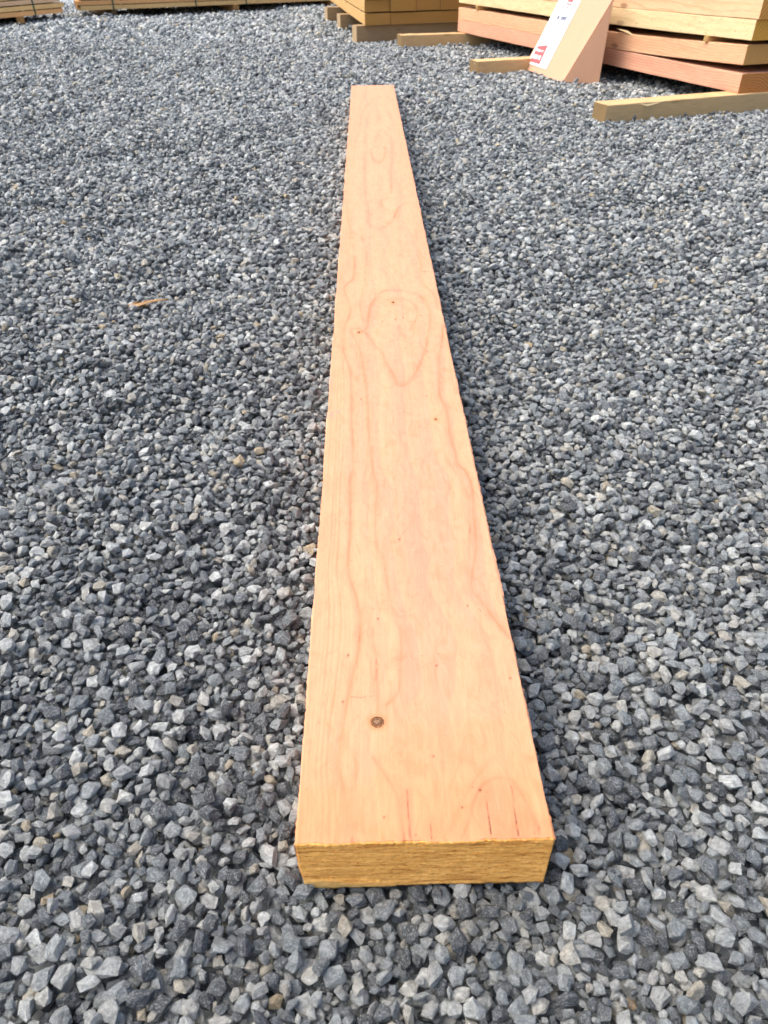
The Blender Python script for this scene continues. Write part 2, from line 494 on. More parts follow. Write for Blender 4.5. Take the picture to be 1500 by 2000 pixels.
# ------------------------------------------------------------------ the long plank on the gravel
GRAIN = [   # weight, line on the plank's face in mm: (across from its left edge, along from its near end)
    (1, [(43.5,8),(43.1,36),(37.8,63),(35.5,74),(35.9,93),(38.6,121),(42.3,150),(47.2,181),(53.4,217),(55.5,251),(54.1,278),(47.8,318),(41.2,352),(41.1,409),(41.1,475),(40.8,557),(44.1,602),(40.7,737),(38.5,844),(34.3,916),(23.1,973),(21.6,1051),(23,1104),(32.2,1168),(30,1228),(16.6,1308),(38,1377),(38.2,1522)]),
    (0.9, [(83.3,147),(95.2,162),(98.2,180),(99.4,211),(100.4,250),(94.2,266),(91,291),(87.2,335),(85.1,380),(75.7,408),(77,493),(78.8,534),(74.3,565),(72.2,601),(67.7,697),(66.1,777),(60.1,891),(53.2,978),(41,1045),(35.7,1080),(50.5,1086)]),
    (1.1, [(55.4,1068),(65.2,1061),(81.5,1010),(94.9,971),(103,924),(112.9,880),(119.2,842),(131,842),(145.1,865),(161.4,918),(176.4,975),(187.3,1047),(195.6,1113),(198.4,1170),(192.9,1225),(176.8,1268),(153.3,1286),(109.8,1291),(90.1,1255),(76.2,1207),(71.9,1154),(67.8,1097),(55.4,1068)]),
    (0.5, [(93.1,1128),(88.8,1173),(97.4,1220),(124.6,1244),(156.2,1232),(172.4,1191),(170.7,1139),(159.9,1101),(148.8,1077)]),
    (0.55, [(110.1,1199),(123.4,1206),(147,1205),(154.9,1178),(147.5,1158)]),
    (0.9, [(129.6,1090),(135,1072),(135.3,1048)]),
    (1, [(223,236),(211.5,263),(199.7,294),(190,315),(194.3,352),(204.1,398),(210.2,479),(214,531),(208.5,571),(199,589),(198,621),(195.5,675),(197.4,717),(196.9,757),(190.5,805),(194.2,864),(203.5,963),(213.6,1029),(222.6,1100)]),
    (0.5, [(188,306),(185.9,333),(191.9,371),(202.5,452),(204.1,519),(192.2,571),(184.6,599)]),
    (0.7, [(221.5,808),(216.3,854),(218.4,912),(222,963)]),
    (0.8, [(224,1183),(216.7,1190),(214.7,1267),(199.2,1319),(192.8,1374),(197.5,1465),(195.6,1519)]),
    (0.5, [(222.1,1445),(202.9,1529),(198.9,1628),(203.4,1752)]),
    (0.6, [(73.6,139),(74.2,176),(72.9,212),(69.5,237),(69.7,256)]),
    (1.1, [(144.2,2),(151,16),(157.9,35),(167.3,52),(179.9,60),(189.5,60),(198.1,54),(204.5,36),(209.6,18),(211.5,4)]),
    (0.8, [(94.3,2),(91.1,35),(87,51),(77.1,69),(67.6,85)]),
    (0.6, [(129.1,3),(137.5,16),(146.5,34),(160.3,56),(178.7,80)]),
    (0.45, [(121.9,3),(127.2,24),(138.8,50),(151.4,81)]),
    (0.75, [(103.2,2808),(116.9,2970),(132.5,3076),(149.3,3027),(169,2895),(168,2739),(163.9,2550),(154.4,2407),(150.2,2214),(145.2,2098)]),
    (0.85, [(89.5,2724),(117.4,2765),(142.5,2739),(139.8,2627),(123.3,2507),(106.2,2500),(93.4,2582),(89.5,2724)]),
    (0.6, [(65.7,2660),(65,2342),(67.5,2100),(77.8,1882)]),
    (1.0, [(97.7,1737),(121.9,1762),(145.4,1834),(156.3,1910),(172.8,1969),(193.8,1989)]),
    (0.6, [(77.8,1882),(74.5,1799),(97.7,1737)]),
    (0.7, [(25.8,2742),(46.5,3149),(52.2,3437),(76.9,3610),(115.9,3824),(175.1,3910),(213.8,3766)]),
    (0.5, [(79.7,4258),(73.6,3971),(49.6,3715),(33.3,3322),(27.5,2991)]),
    (0.5, [(66.1,2809),(75,3149),(89.1,3413),(129.7,3508),(168.9,3482),(191.5,3230),(206.9,2987)]),
    (0.6, [(67.6,1448),(65.8,1592),(50.7,1687),(27.2,1721),(17.5,1846),(3.6,2158)]),
    (0.45, [(39.8,1449),(34.9,1593),(24.1,1756)]),
    (0.4, [(154.1,1516),(159.4,1843),(182.2,2275),(195.8,2705)]),
    (0.7, [(115.2,1950),(116.7,2023),(146.5,2043),(163.7,2032)]),
    (0.5, [(62.8,1103),(52.6,1194),(55.1,1278),(63.5,1353),(66.9,1522)]),
    (0.22, [(86.2,73),(91.5,132),(109.7,223),(111.1,335),(103.5,473),(107.9,600)]),
]
CRACKS = [
[(98.7,50),(99.6,2)],
[(171,47),(170,5)],
[(195.5,52),(193.4,3)],
[(209.3,19),(208.4,4)],
[(48.3,15),(49,0)],
[(118.3,21),(117.8,2)],
[(94,8),(94.1,1)],
[(213.4,5),(212.3,18)],
]
MARKS = [
[(46.6,158),(57.2,157),(69.5,159)],
[(196.3,1408),(222.4,1409)],
[(199.2,423),(200.8,437)],
[(193.5,284),(200.8,272)],
[(72.8,208),(72.8,179)],
[(54.8,251),(54.8,235)],
]
KNOTS = [((72.5,126),13),((50.5,1066),6),((123.4,1221),6),((176.8,722),5)]
SPECKS = [(98,1119),(125.5,1130),(142.3,1139),(179,1149),(165.1,1120),(93.8,640),(181.3,977),(55.1,792),(168.1,801),(181.1,289),(137.3,198),(37.9,152),(42.2,215),(105.8,414),(75.7,270),(214,179),(125.7,85),(165.9,48),(147.6,31),(77,23)]
STAINS = [(7.4,741),(17.2,751),(1.3,863),(4.9,820)]

def seg_dist(U, Vv, line, wob=0.0):
    """least distance (mm) from each face point to a polyline, lengths along the plank squeezed as the grain is"""
    d = np.full(U.shape, 1e3)
    for (a, b), (c, e) in zip(line[:-1], line[1:]):
        dx, dy = c - a, e - b
        t = np.clip(((U - a) * dx + (Vv - b) * dy) / max(dx * dx + dy * dy, 1e-9), 0, 1)
        d = np.minimum(d, np.hypot(U - a - t * dx, (Vv - b - t * dy)))
    return d

def smooth_line(line, n=6):
    """Catmull-Rom through the points"""
    P = np.array(line, float)
    if len(P) < 3: return line
    Q = np.vstack([2 * P[0] - P[1], P, 2 * P[-1] - P[-2]])
    out = []
    for i in range(1, len(Q) - 2):
        for t in np.linspace(0, 1, n, endpoint=False):
            out.append(.5 * (2 * Q[i] + (Q[i + 1] - Q[i - 1]) * t + (2 * Q[i - 1] - 5 * Q[i] + 4 * Q[i + 1] - Q[i + 2]) * t ** 2
                             + (3 * Q[i] - Q[i - 1] - 3 * Q[i + 1] + Q[i + 2]) * t ** 3))
    out.append(P[-1])
    return [tuple(p) for p in out]

def vnoise(x, y, seed):
    """value noise on numpy arrays"""
    r = np.random.RandomState(seed).rand(64, 64)
    xi = np.floor(x).astype(int); yi = np.floor(y).astype(int)
    fx = x - xi; fy = y - yi
    fx = fx * fx * (3 - 2 * fx); fy = fy * fy * (3 - 2 * fy)
    g = lambda a, b: r[a % 64, b % 64]
    return (g(xi, yi) * (1 - fx) + g(xi + 1, yi) * fx) * (1 - fy) + (g(xi, yi + 1) * (1 - fx) + g(xi + 1, yi + 1) * fx) * fy

def plank_material():
    N = Nodes('plank_face')
    co = N.n('ShaderNodeTexCoord').outputs['Object']
    g = N.n('ShaderNodeAttribute', attribute_name='grain')
    s = N.n('ShaderNodeSeparateColor'); N.put(s.inputs[0], g.outputs['Color'])
    t = N.n('ShaderNodeAttribute', attribute_name='tone')
    s2 = N.n('ShaderNodeSeparateColor'); N.put(s2.inputs[0], t.outputs['Color'])
    cloud = N.noise(N.mapping(co, (16, 2.2, 16)), 1.0, 4, 0.6)
    pink = N.math('ADD', s.outputs[1], N.math('MULTIPLY', N.math('SUBTRACT', cloud, 0.5), 1.5), clamp=True)
    col = N.mix(pink, (0.515, 0.258, 0.143), (0.515, 0.212, 0.134))
    col = N.mix(s2.outputs[0], col, (0.50, 0.205, 0.085))
    fine = N.noise(N.mapping(co, (420, 11, 420)), 1.0, 3, 0.6)
    col = N.mix(1.0, col, N.ramp(fine, [(0.25, 0.93), (0.75, 1.05)]), 'MULTIPLY')
    wool = N.noise(N.mapping(co, (70, 26, 70), (0, 0, 0), (0, 0, 0.5)), 1.0, 5, 0.7, 1.2)
    col = N.mix(1.0, col, N.ramp(wool, [(0.3, (0.92, 0.85, 0.80)), (0.5, (1.0, 1.0, 1.0)), (0.7, (1.06, 1.10, 1.12))]), 'MULTIPLY')
    ln = N.math('MULTIPLY', s.outputs[0], N.ramp(N.noise(N.mapping(co, (60, 14, 60)), 1.0, 4), [(0.3, 0.55), (0.6, 1.0)]), clamp=True)
    col = N.mix(ln, col, (0.40, 0.145, 0.066))
    col = N.mix(s2.outputs[1], col, (0.30, 0.17, 0.17))
    col = N.mix(s2.outputs[2], col, (0.36, 0.15, 0.05))
    col = N.mix(s.outputs[2], col, (0.03, 0.014, 0.008))
    # torn fibres, band-saw lines across, fine pits
    pit = N.ramp(N.noise(co, 900, 3, 0.6), [(0.66, 0.0), (0.75, 1.0)])
    col = N.mix(N.math('MULTIPLY', pit, 0.20), col, (0.45, 0.22, 0.10))
    saw = N.noise(N.mapping(co, (3, 160, 3), (0, 0, 0), (0, 0, 0.12)), 1.0, 2)
    h = N.math('ADD', N.math('ADD', N.math('MULTIPLY', fine, 0.7), N.math('MULTIPLY', saw, 0.5)), N.math('SUBTRACT', N.math('MULTIPLY', N.noise(co, 420, 5, 0.7), 0.8), N.math('MULTIPLY', pit, 0.8)))
    N.bump(h, 0.22, 0.0015)
    return N.finish(col, 0.70, 0.28)
plank_mat = plank_material()

def end_material():
    N = Nodes('plank_end')
    co = N.n('ShaderNodeTexCoord').outputs['Object']
    warp = N.noise(N.mapping(co, (9, 9, 14)), 1.0, 3)
    sx = N.n('ShaderNodeSeparateXYZ'); N.put(sx.inputs[0], co)
    x = N.math('SUBTRACT', sx.outputs[0], 0.11)
    # shallow growth arcs that cup down towards the left
    arc = N.math('ADD', sx.outputs[2], N.math('ADD', N.math('MULTIPLY', N.math('MULTIPLY', x, x), 1.1), N.math('MULTIPLY', x, 0.10)))
    arc = N.math('ADD', arc, N.math('MULTIPLY', warp, 0.007))
    fr = N.math('FRACT', N.math('MULTIPLY', arc, 150))
    ring = N.ramp(fr, [(0.0, 0.0), (0.5, 0.15), (0.9, 1.0), (1.0, 0.0)])
    fib = N.noise(N.mapping(co, (150, 150, 900), (0, 0, 0), (0, 0.07, 0)), 1.0, 5, 0.8, 0.6)
    chop = N.noise(co, 330, 6, 0.75)
    fac = N.math('ADD', N.math('MULTIPLY', ring, 0.22), N.math('ADD', N.math('MULTIPLY', N.math('SUBTRACT', fib, 0.44), 3.6), N.math('MULTIPLY', N.math('SUBTRACT', chop, 0.5), 1.5)), clamp=True)
    col = N.ramp(fac, [(0.0, (0.86, 0.49, 0.155)), (0.45, (0.79, 0.385, 0.085)), (0.82, (0.50, 0.185, 0.038)), (1.0, (0.20, 0.065, 0.02))])
    big = N.noise(N.mapping(co, (14, 14, 22)), 1.0, 3)
    col = N.mix(1.0, col, N.ramp(big, [(0.3, (0.90, 0.86, 0.80)), (0.7, (1.08, 1.1, 1.15))]), 'MULTIPLY')
    strk = N.noise(N.mapping(co, (22, 22, 230), (1, 0, 5), (0, 0.06, 0)), 1.0, 5, 0.7, 0.8)
    col = N.mix(1.0, col, N.ramp(strk, [(0.34, (0.56, 0.44, 0.36)), (0.5, (0.97, 0.93, 0.88)), (0.68, (1.1, 1.12, 1.12))]), 'MULTIPLY')
    spk = N.ramp(N.noise(N.mapping(co, (60, 60, 220), (4, 0, 2)), 1.0, 3, 0.7), [(0.66, 0.0), (0.74, 1.0)])
    col = N.mix(N.math('MULTIPLY', spk, 0.7), col, (0.14, 0.05, 0.018))
    # pale torn lip low on the left
    lip = N.ramp(N.math('ADD', N.math('ADD', N.math('MULTIPLY', sx.outputs[0], 0.16), sx.outputs[2]), N.math('MULTIPLY', warp, 0.006)), [(0.016, 1.0), (0.0205, 0.0)])
    col = N.mix(N.math('MULTIPLY', lip, 0.8), col, N.mix(fib, (0.70, 0.47, 0.18), (0.50, 0.29, 0.09)))
    N.bump(N.math('ADD', fib, N.math('ADD', chop, N.math('MULTIPLY', ring, -0.3))), 0.30, 0.0016)
    return N.finish(col, 0.9, 0.1)
end_mat = end_material()

# face mesh: rows packed more closely near the viewer's end
nU, nV = 190, 780
us = np.linspace(0, 225, nU)
th = np.linspace(math.atan2(.6235, .352), math.atan2(.6235, .352 + 4.26), nV)
vsr = (.6235 / np.tan(th) - .352) * 1000
vsr[0] = 0; vsr[-1] = 4260
U, Vv = np.meshgrid(us, vsr)
Uw = U + 1.6 * (vnoise(U / 30, Vv / 60, 1) - .5) + .8 * (vnoise(U / 7, Vv / 22, 2) - .5)
lines = np.zeros(U.shape); pink = np.zeros(U.shape); dark = np.zeros(U.shape)
orange = np.zeros(U.shape); purple = np.zeros(U.shape); brown = np.zeros(U.shape)
brk = np.clip(.45 + .9 * vnoise(U / 16, Vv / 55, 17) * (.5 + vnoise(U / 5, Vv / 14, 18)), 0, 1.25)
for wgt, ln in GRAIN:
    P = smooth_line(ln)
    v0 = min(p[1] for p in P) - 60; v1 = max(p[1] for p in P) + 60
    rows = np.where((vsr > v0) & (vsr < v1))[0]
    r0, r1 = rows[0], rows[-1] + 1
    d = seg_dist(Uw[r0:r1], Vv[r0:r1], P)
    far = np.clip(Vv[r0:r1] / 1500, 0, 1)
    wd = .9 + 1.6 * far
    lines[r0:r1] = np.maximum(lines[r0:r1], wgt * brk[r0:r1] * (.34 * np.exp(-(d / wd) ** 2) + .28 * np.exp(-(d / (3.2 + 3 * far)) ** 2) + .10 * np.exp(-(d / (9 + 5 * far)) ** 2)))
    pink[r0:r1] += .28 * wgt * np.exp(-(d / 11) ** 2)
l1 = np.array(smooth_line(GRAIN[0][1])); l1 = l1[np.argsort(l1[:, 1])]
shift = np.interp(vsr, l1[:, 1], l1[:, 0]) - 40
for u0, w_ in ((3.5, .35), (7.5, .5), (11.5, .4), (16, .6), (20.5, .45), (26, .6), (31, .35)):
    c = u0 + (shift * u0 / 55)[:, None] + 2.2 * (vnoise(np.full((nV, 1), u0 * 3.1), vsr[:, None] / 260, 4) - .5)
    amp = w_ * (.45 + .9 * vnoise(np.full((nV, 1), u0), vsr[:, None] / 330, 9)) * 1.15
    d = Uw - c
    lines = np.maximum(lines, amp * (.55 * np.exp(-(d / 1.0) ** 2) + .25 * np.exp(-(d / 2.6) ** 2) * (d < 0)))
for u0, w_ in ((205, .3), (211, .4), (216, .35), (221, .4), (198, .2)):
    c = u0 + 6 * (vnoise(np.full((nV, 1), u0 * 1.7), vsr[:, None] / 420, 14) - .5)
    amp = w_ * np.clip((Vv - 1350) / 300, 0, 1) + .5 * w_ * np.clip((250 - Vv) / 250, 0, 1)
    lines = np.maximum(lines, amp * np.exp(-((Uw - c) / 1.7) ** 2))
# faint flat-sawn figure in between
fig = np.sin((U + 10 * vnoise(U / 60, Vv / 240, 6) + 26 * vnoise(U / 90, Vv / 500, 7)) * .55)
lines = np.maximum(lines, .10 * np.clip(fig, 0, 1) ** 4 * vnoise(U / 40, Vv / 120, 8))
# many fine growth lines that run with the strong ones
def run_of(i):
    q = np.array(smooth_line(GRAIN[i][1])); q = q[np.argsort(q[:, 1])]
    return np.interp(vsr, q[:, 1], q[:, 0])
ca, cb, cr = run_of(0), run_of(1), run_of(6)
ker = np.exp(-np.linspace(-2, 2, 25) ** 2); ker /= ker.sum()
ca, cb, cr = [np.convolve(np.pad(c, 12, 'edge'), ker, 'valid') for c in (ca, cb, cr)]
cb = np.maximum(cb, ca + 10); cr = np.clip(np.maximum(cr, cb + 30), 0, 222)
lev = np.zeros(U.shape)
for j in range(nV):
    lev[j] = np.interp(Uw[j], [0, ca[j], cb[j], cr[j], 225], [0, 9, 12.5, 20.5, 23])
lev += 1.5 * (vnoise(U / 55, Vv / 300, 61) - .5) + .35 * (vnoise(U / 14, Vv / 90, 62) - .5)
fl = (lev * 1.6) % 1.0
fine_l = np.clip((fl - .45) / .5, 0, 1) ** 2 * (fl < .96)
band = (lev * .42 + .3 * vnoise(U / 30, Vv / 120, 64)) % 1.0
pink += .55 * np.clip(band, 0, 1) ** 1.5 * np.clip((.98 - band) / .06, 0, 1) - .12
pink -= .35 * np.exp(-(U / 32) ** 2) + .25 * np.exp(-((225 - U) / 22) ** 2)
lines = np.maximum(lines, .18 * fine_l * (.35 + .9 * vnoise(U / 22, Vv / 160, 63)))
# pinker heartwood down the middle, arch at the near end
pink += .55 * np.exp(-((U - 135) / 60) ** 2) * np.exp(-((Vv - 420) / 420) ** 2) + .2 * np.exp(-((U - 90) / 40) ** 2) * np.exp(-((Vv - 900) / 300) ** 2)
arch_in = np.clip(1 - ((U - 182) / 26) ** 2 - (Vv / 62) ** 2, 0, 1) ** .5
pink += .8 * arch_in
lines = np.maximum(lines, 0.46 * arch_in * (.6 + .6 * vnoise(U / 6, Vv / 25, 66)))
stem = np.exp(-((U - 135) / 5) ** 2 - ((Vv - 1055) / 16) ** 2)
lines = np.maximum(lines, .5 * stem)
tip = np.exp(-((U - 125) / 9) ** 2 - ((Vv - 848) / 12) ** 2) + np.exp(-((U - 112) / 6) ** 2 - ((Vv - 875) / 22) ** 2)
lines = np.maximum(lines, .42 * np.clip(tip, 0, 1))
lines = np.maximum(lines, .6 * np.exp(-((U - 82) / 7) ** 2 - ((Vv - 1876) / 26) ** 2))
lines = np.maximum(lines, .45 * np.exp(-((U - 128) / 10) ** 2 - ((Vv - 3350) / 90) ** 2))
lines = np.maximum(lines, .40 * np.exp(-((U - 115) / 22) ** 2 - ((Vv - 2510) / 30) ** 2))
# more orange wood towards the cut end with an edge of its own
edge = 126 + 9 * (vnoise(U / 25, Vv / 40, 31) - .5) + np.clip((95 - U) / 30, 0, 1) * -70
orange = .20 / (1 + np.exp(np.minimum((Vv - edge) / 2.6, 60))) + .36 * np.exp(-(Vv / 75) ** 2) * (.6 + .8 * vnoise(U / 18, Vv / 30, 32)) + .18 * np.exp(-(Vv / 260) ** 2)
for ln in CRACKS:
    d = seg_dist(U + .9 * (vnoise(U / 3, Vv / 6, 40) - .5), Vv, ln)
    tt = np.clip((max(p[1] for p in ln) - Vv) / 40, .15, 1)
    dark = np.maximum(dark, (.35 + .6 * tt) * np.exp(-(d / (.25 + .32 * tt)) ** 2) * np.clip(.5 + 1.2 * vnoise(U / 4, Vv / 7, 42), 0, 1))
    pink += .6 * np.exp(-(d / 5) ** 2)
    lines = np.maximum(lines, .3 * np.exp(-(d / 3) ** 2))
for ln in MARKS:
    d = seg_dist(Uw, Vv, ln)
    dark = np.maximum(dark, .42 * np.exp(-(d / .7) ** 2) * (vnoise(U / 2, Vv / 4, 41) > .35))
sr = np.random.RandomState(8)
spk = [(u, v, sr.uniform(.7, 1.3), .85) for u, v in SPECKS] + [(sr.uniform(4, 221), sr.uniform(5, 700), sr.uniform(.35, .7), sr.uniform(.3, .7)) for _ in range(45)]
for u, v, r, k in spk:
    rr = np.where(np.abs(vsr - v) < 25)[0]
    sl = slice(rr[0], rr[-1] + 1)
    st = 1.0 + v / 900
    dark[sl] = np.maximum(dark[sl], k * np.exp(-((U[sl] - u) / (r * 1.1)) ** 2 - ((Vv[sl] - v) / (r * 1.3 * st)) ** 2))
for (u, v), s in zip(STAINS, ((5, 9), (5, 5), (2.5, 22), (4, 3))):
    purple = np.maximum(purple, .5 * np.exp(-((U - u) / s[0]) ** 2 - ((Vv - v - (U - u) * 1.1) / s[1]) ** 2) * (vnoise(U / 3, Vv / 7, 44) > .3))
KN = [(KNOTS[0][0], 8.0, 7.8), (KNOTS[1][0], 4.2, 7.5), (KNOTS[2][0], 5.2, 8.5), (KNOTS[3][0], 3.4, 5.0)]
for (u, v), ra, rb in KN:
    q = np.hypot((U - u) / ra, (Vv - v) / rb)
    brown = np.maximum(brown, .38 * np.exp(-((q - .95) / .42) ** 2))
    orange = np.maximum(orange, .5 * np.exp(-(q / 2.0) ** 2))
V3 = np.stack([U / 1000, Vv / 1000, PLANK_T + 0 * U], -1)
# sawn surface: faint cupping and ripple, worn arrises, cracks sunk in
V3[..., 2] += .0006 * (vnoise(U / 40, Vv / 90, 50) - .5) - .0012 * np.clip(dark - .5, 0, 1) * (Vv < 70)
for col, sgn in ((0, -1), (-1, 1)):
    rag = vnoise(np.zeros(nV), vsr / 4.0, 51 + col) * .0011 + vnoise(np.zeros(nV), vsr / 45, 53 + col) * .0022 - .0012
    V3[:, col, 0] += sgn * rag
    V3[:, col, 2] -= .0010 + .0012 * vnoise(np.zeros(nV), vsr / 9, 55 + col)
near = (vnoise(us / 2.2, np.zeros(nU), 57) - .5) * .0014 + (vnoise(us / 14, np.zeros(nU), 58) - .5) * .0016
V3[0, :, 1] += near; V3[0, :, 2] -= .0003 + .0005 * vnoise(us / 3, np.zeros(nU), 59)
V3[-1, :, 1] += .022 * (us / 225 - .5) + (vnoise(us / 6, np.zeros(nU), 60) - .5) * .004
top_n = nU * nV
verts = [tuple(v) for v in V3.reshape(-1, 3)]
ii = np.arange(top_n).reshape(nV, nU)
faces = np.stack([ii[:-1, :-1], ii[:-1, 1:], ii[1:, 1:], ii[1:, :-1]], -1).reshape(-1, 4).tolist()
rim = list(ii[0, :-1]) + list(ii[:-1, -1]) + list(ii[-1, :0:-1]) + list(ii[:0:-1, 0])
prev = rim
for k, z in enumerate((.050, .024, .0)):
    cur = []
    for n_, r_ in enumerate(rim):
        x, y, _ = verts[r_]
        j = .0006 * math.sin(n_ * 1.7 + k * 2.1) + (.0009 if z == 0 else 0)
        x += -j if x > .1125 else j
        if y < .01: y += .0035                                   # the end face stands in front of this wall
        if x < .03 and y < .01 and z < .03: x += .0045 * (1 - z / .03)   # torn corner
        verts.append((x, y, z)); cur.append(len(verts) - 1)
    m = len(rim)
    faces += [(prev[i], cur[i], cur[(i + 1) % m], prev[(i + 1) % m]) for i in range(m)]
    prev = cur
pme = mesh_from('sawn_plank', verts, faces, True)
pme.set_sharp_from_angle(angle=math.radians(35))
def set_attr(me, nm, R_, G_, B_):
    at = me.color_attributes.new(nm, 'FLOAT_COLOR', 'POINT')
    n = len(me.vertices)
    d = np.zeros((n, 4), np.float32); d[:, 3] = 1
    for c, A in enumerate((R_, G_, B_)):
        d[:top_n, c] = np.clip(A, 0, 1).ravel()
    if nm == 'grain': d[top_n:, 1] = .35
    at.data.foreach_set('color', d.ravel())
set_attr(pme, 'grain', lines, pink, dark)
set_attr(pme, 'tone', orange, purple, brown)
plank = new_obj('sawn_plank', pme, plank_mat)
plank.location = (PLANK_X0, PLANK_Y0, 0)
tag(plank, 'long thick peach-coloured sawn plank lying alone on the gravel', 'plank')

# rough sawn end
nE, nH = nU, 34
ev, ef = [], []
er_ = np.random.RandomState(3)
for j in range(nH):
    t = j / (nH - 1)
    for i in range(nE):
        s = i / (nE - 1)
        x = s * .225; z = .0005 + t * (PLANK_T - .0016)
        y = near[i] * max(0, (t - .9) * 10) + (vnoise(np.array(s * 60.), np.array(t * 40.), 71) - .5) * .0006 + (vnoise(np.array(s * 30.), np.array(t * 60.), 72) - .5) * .0005
        if j == nH - 1: y = near[i] * .7; z = V3[0, i, 2]
        # right side tapers in, a torn lip stands out at the lower left
        x += (.5 - s) * .0015 * (1 - t)
        lip = max(0, 1 - (x / .10)) * max(0, 1 - t / .22)
        y += -.0012 * (lip > .12) * min(1, lip * 4) + .001
        if s < .06 and t < .5: x += .004 * (1 - t * 2) * (1 - s / .06)
        if j == 0: z += (vnoise(np.array(s * 70.), np.array(.5), 73) - .55) * .003
        ev.append((float(x), float(y) - .0015, float(z)))
for j in range(nH - 1):
    for i in range(nE - 1):
        a = j * nE + i
        ef.append((a, a + 1, a + nE + 1, a + nE))
# turn the patch into a thin slab reaching back into the plank
base_n = len(ev)
border = [i for i in range(nE)] + [j * nE + nE - 1 for j in range(1, nH)] + [(nH - 1) * nE + i for i in range(nE - 2, -1, -1)] + [j * nE for j in range(nH - 2, 0, -1)]
for b in border:
    x, y, z = ev[b]; ev.append((min(max(x, .0012), .2238), .006, min(max(z, .0012), PLANK_T - .0022)))
for k in range(len(border)):
    k2 = (k + 1) % len(border)
    ef.append((border[k2], border[k], base_n + k, base_n + k2))
end = new_obj('end_face', mesh_from('end_face', ev, ef, True), end_mat, plank)
end['label'] = 'rough golden brown sawn end of the plank'

# knots set in the face
def knot_material():
    N = Nodes('knot')
    co = N.n('ShaderNodeTexCoord').outputs['Object']
    ln = N.n('ShaderNodeVectorMath', operation='LENGTH'); N.put(ln.inputs[0], N.mapping(co, (1, 1, 0)))
    r = N.math('ADD', ln.outputs['Value'], N.math('MULTIPLY', N.math('SUBTRACT', N.noise(co, 2.6, 4), 0.5), 0.75))
    col = N.ramp(r, [(0.0, (0.30, 0.17, 0.09)), (0.30, (0.42, 0.25, 0.14)), (0.42, (0.05, 0.022, 0.012)), (0.55, (0.34, 0.16, 0.07)), (0.72, (0.12, 0.045, 0.018)), (0.86, (0.40, 0.18, 0.07)), (1.0, (0.50, 0.23, 0.11))])
    N.bump(N.noise(co, 7, 5), 0.6, 0.2)
    return N.finish(col, 0.7, 0.25)
knot_mat = knot_material()
kv, kf = [(0, 0, .10)], []
kr = random.Random(4)
nk = 20
for ring_, zz in ((.4, .16), (.62, -.02), (.85, .10), (1.0, -.16)):
    for i in range(nk):
        a = i * 2 * math.pi / nk
        k = ring_ * (1 + kr.uniform(-.07, .07))
        kv.append((k * math.cos(a), k * math.sin(a), zz + kr.uniform(-.03, .03)))
for i in range(nk):
    kf.append((0, 1 + i, 1 + (i + 1) % nk))
    for r_ in range(3):
        a = 1 + r_ * nk
        kf.append((a + i, a + nk + i, a + nk + (i + 1) % nk, a + (i + 1) % nk))
kme = mesh_from('knot', kv, kf, True)
kme.materials.append(knot_mat)
for n_, ((u, v), ra, rb) in enumerate(KN):
    k = new_obj('knot', kme, None, plank)
    k.location = (u / 1000, v / 1000, PLANK_T + .0003)
    f_ = .95 if n_ == 0 else .62
    k.scale = (ra * f_ / 1000, rb * f_ / 1000, .0035)

# torn fibres along the cut
sv, sf = [], []
for i in range(90):
    x = sr.uniform(.002, .223)
    z, y, up = (PLANK_T - .0006, .0005, 1) if i % 2 else (.001, .001, -1)
    L = sr.uniform(.0008, .0026); w = sr.uniform(.00015, .00035); dx = sr.normal(0, .0012)
    b = len(sv)
    sv += [(x - w, y, z), (x + w, y, z), (x, y, z - .0007), (x + dx, y - L, z + up * sr.uniform(-.001, .0012))]
    sf += [(b, b + 1, b + 3), (b + 1, b + 2, b + 3), (b + 2, b, b + 3)]
for i in range(170):
    v = sr.uniform(.01, 2.6) ** 1.0
    side = i % 2
    x = .2252 if side else -.0004
    L = sr.uniform(.002, .008); w = sr.uniform(.00018, .0004); out = sr.uniform(.0006, .0026) * (1 if side else -1)
    z = PLANK_T - sr.uniform(.001, .012)
    b = len(sv)
    sv += [(x, v - w, z), (x, v + w, z), (x, v, z - .0006), (x + out, v + sr.normal(0, L), z + sr.normal(0, .0012))]
    sf += [(b, b + 1, b + 3), (b + 1, b + 2, b + 3), (b + 2, b, b + 3)]
fz = new_obj('loose_fibres', mesh_from('loose_fibres', sv, sf), plain('fibre', (0.66, 0.42, 0.19), .9), plank)
fz['kind'] = 'stuff'

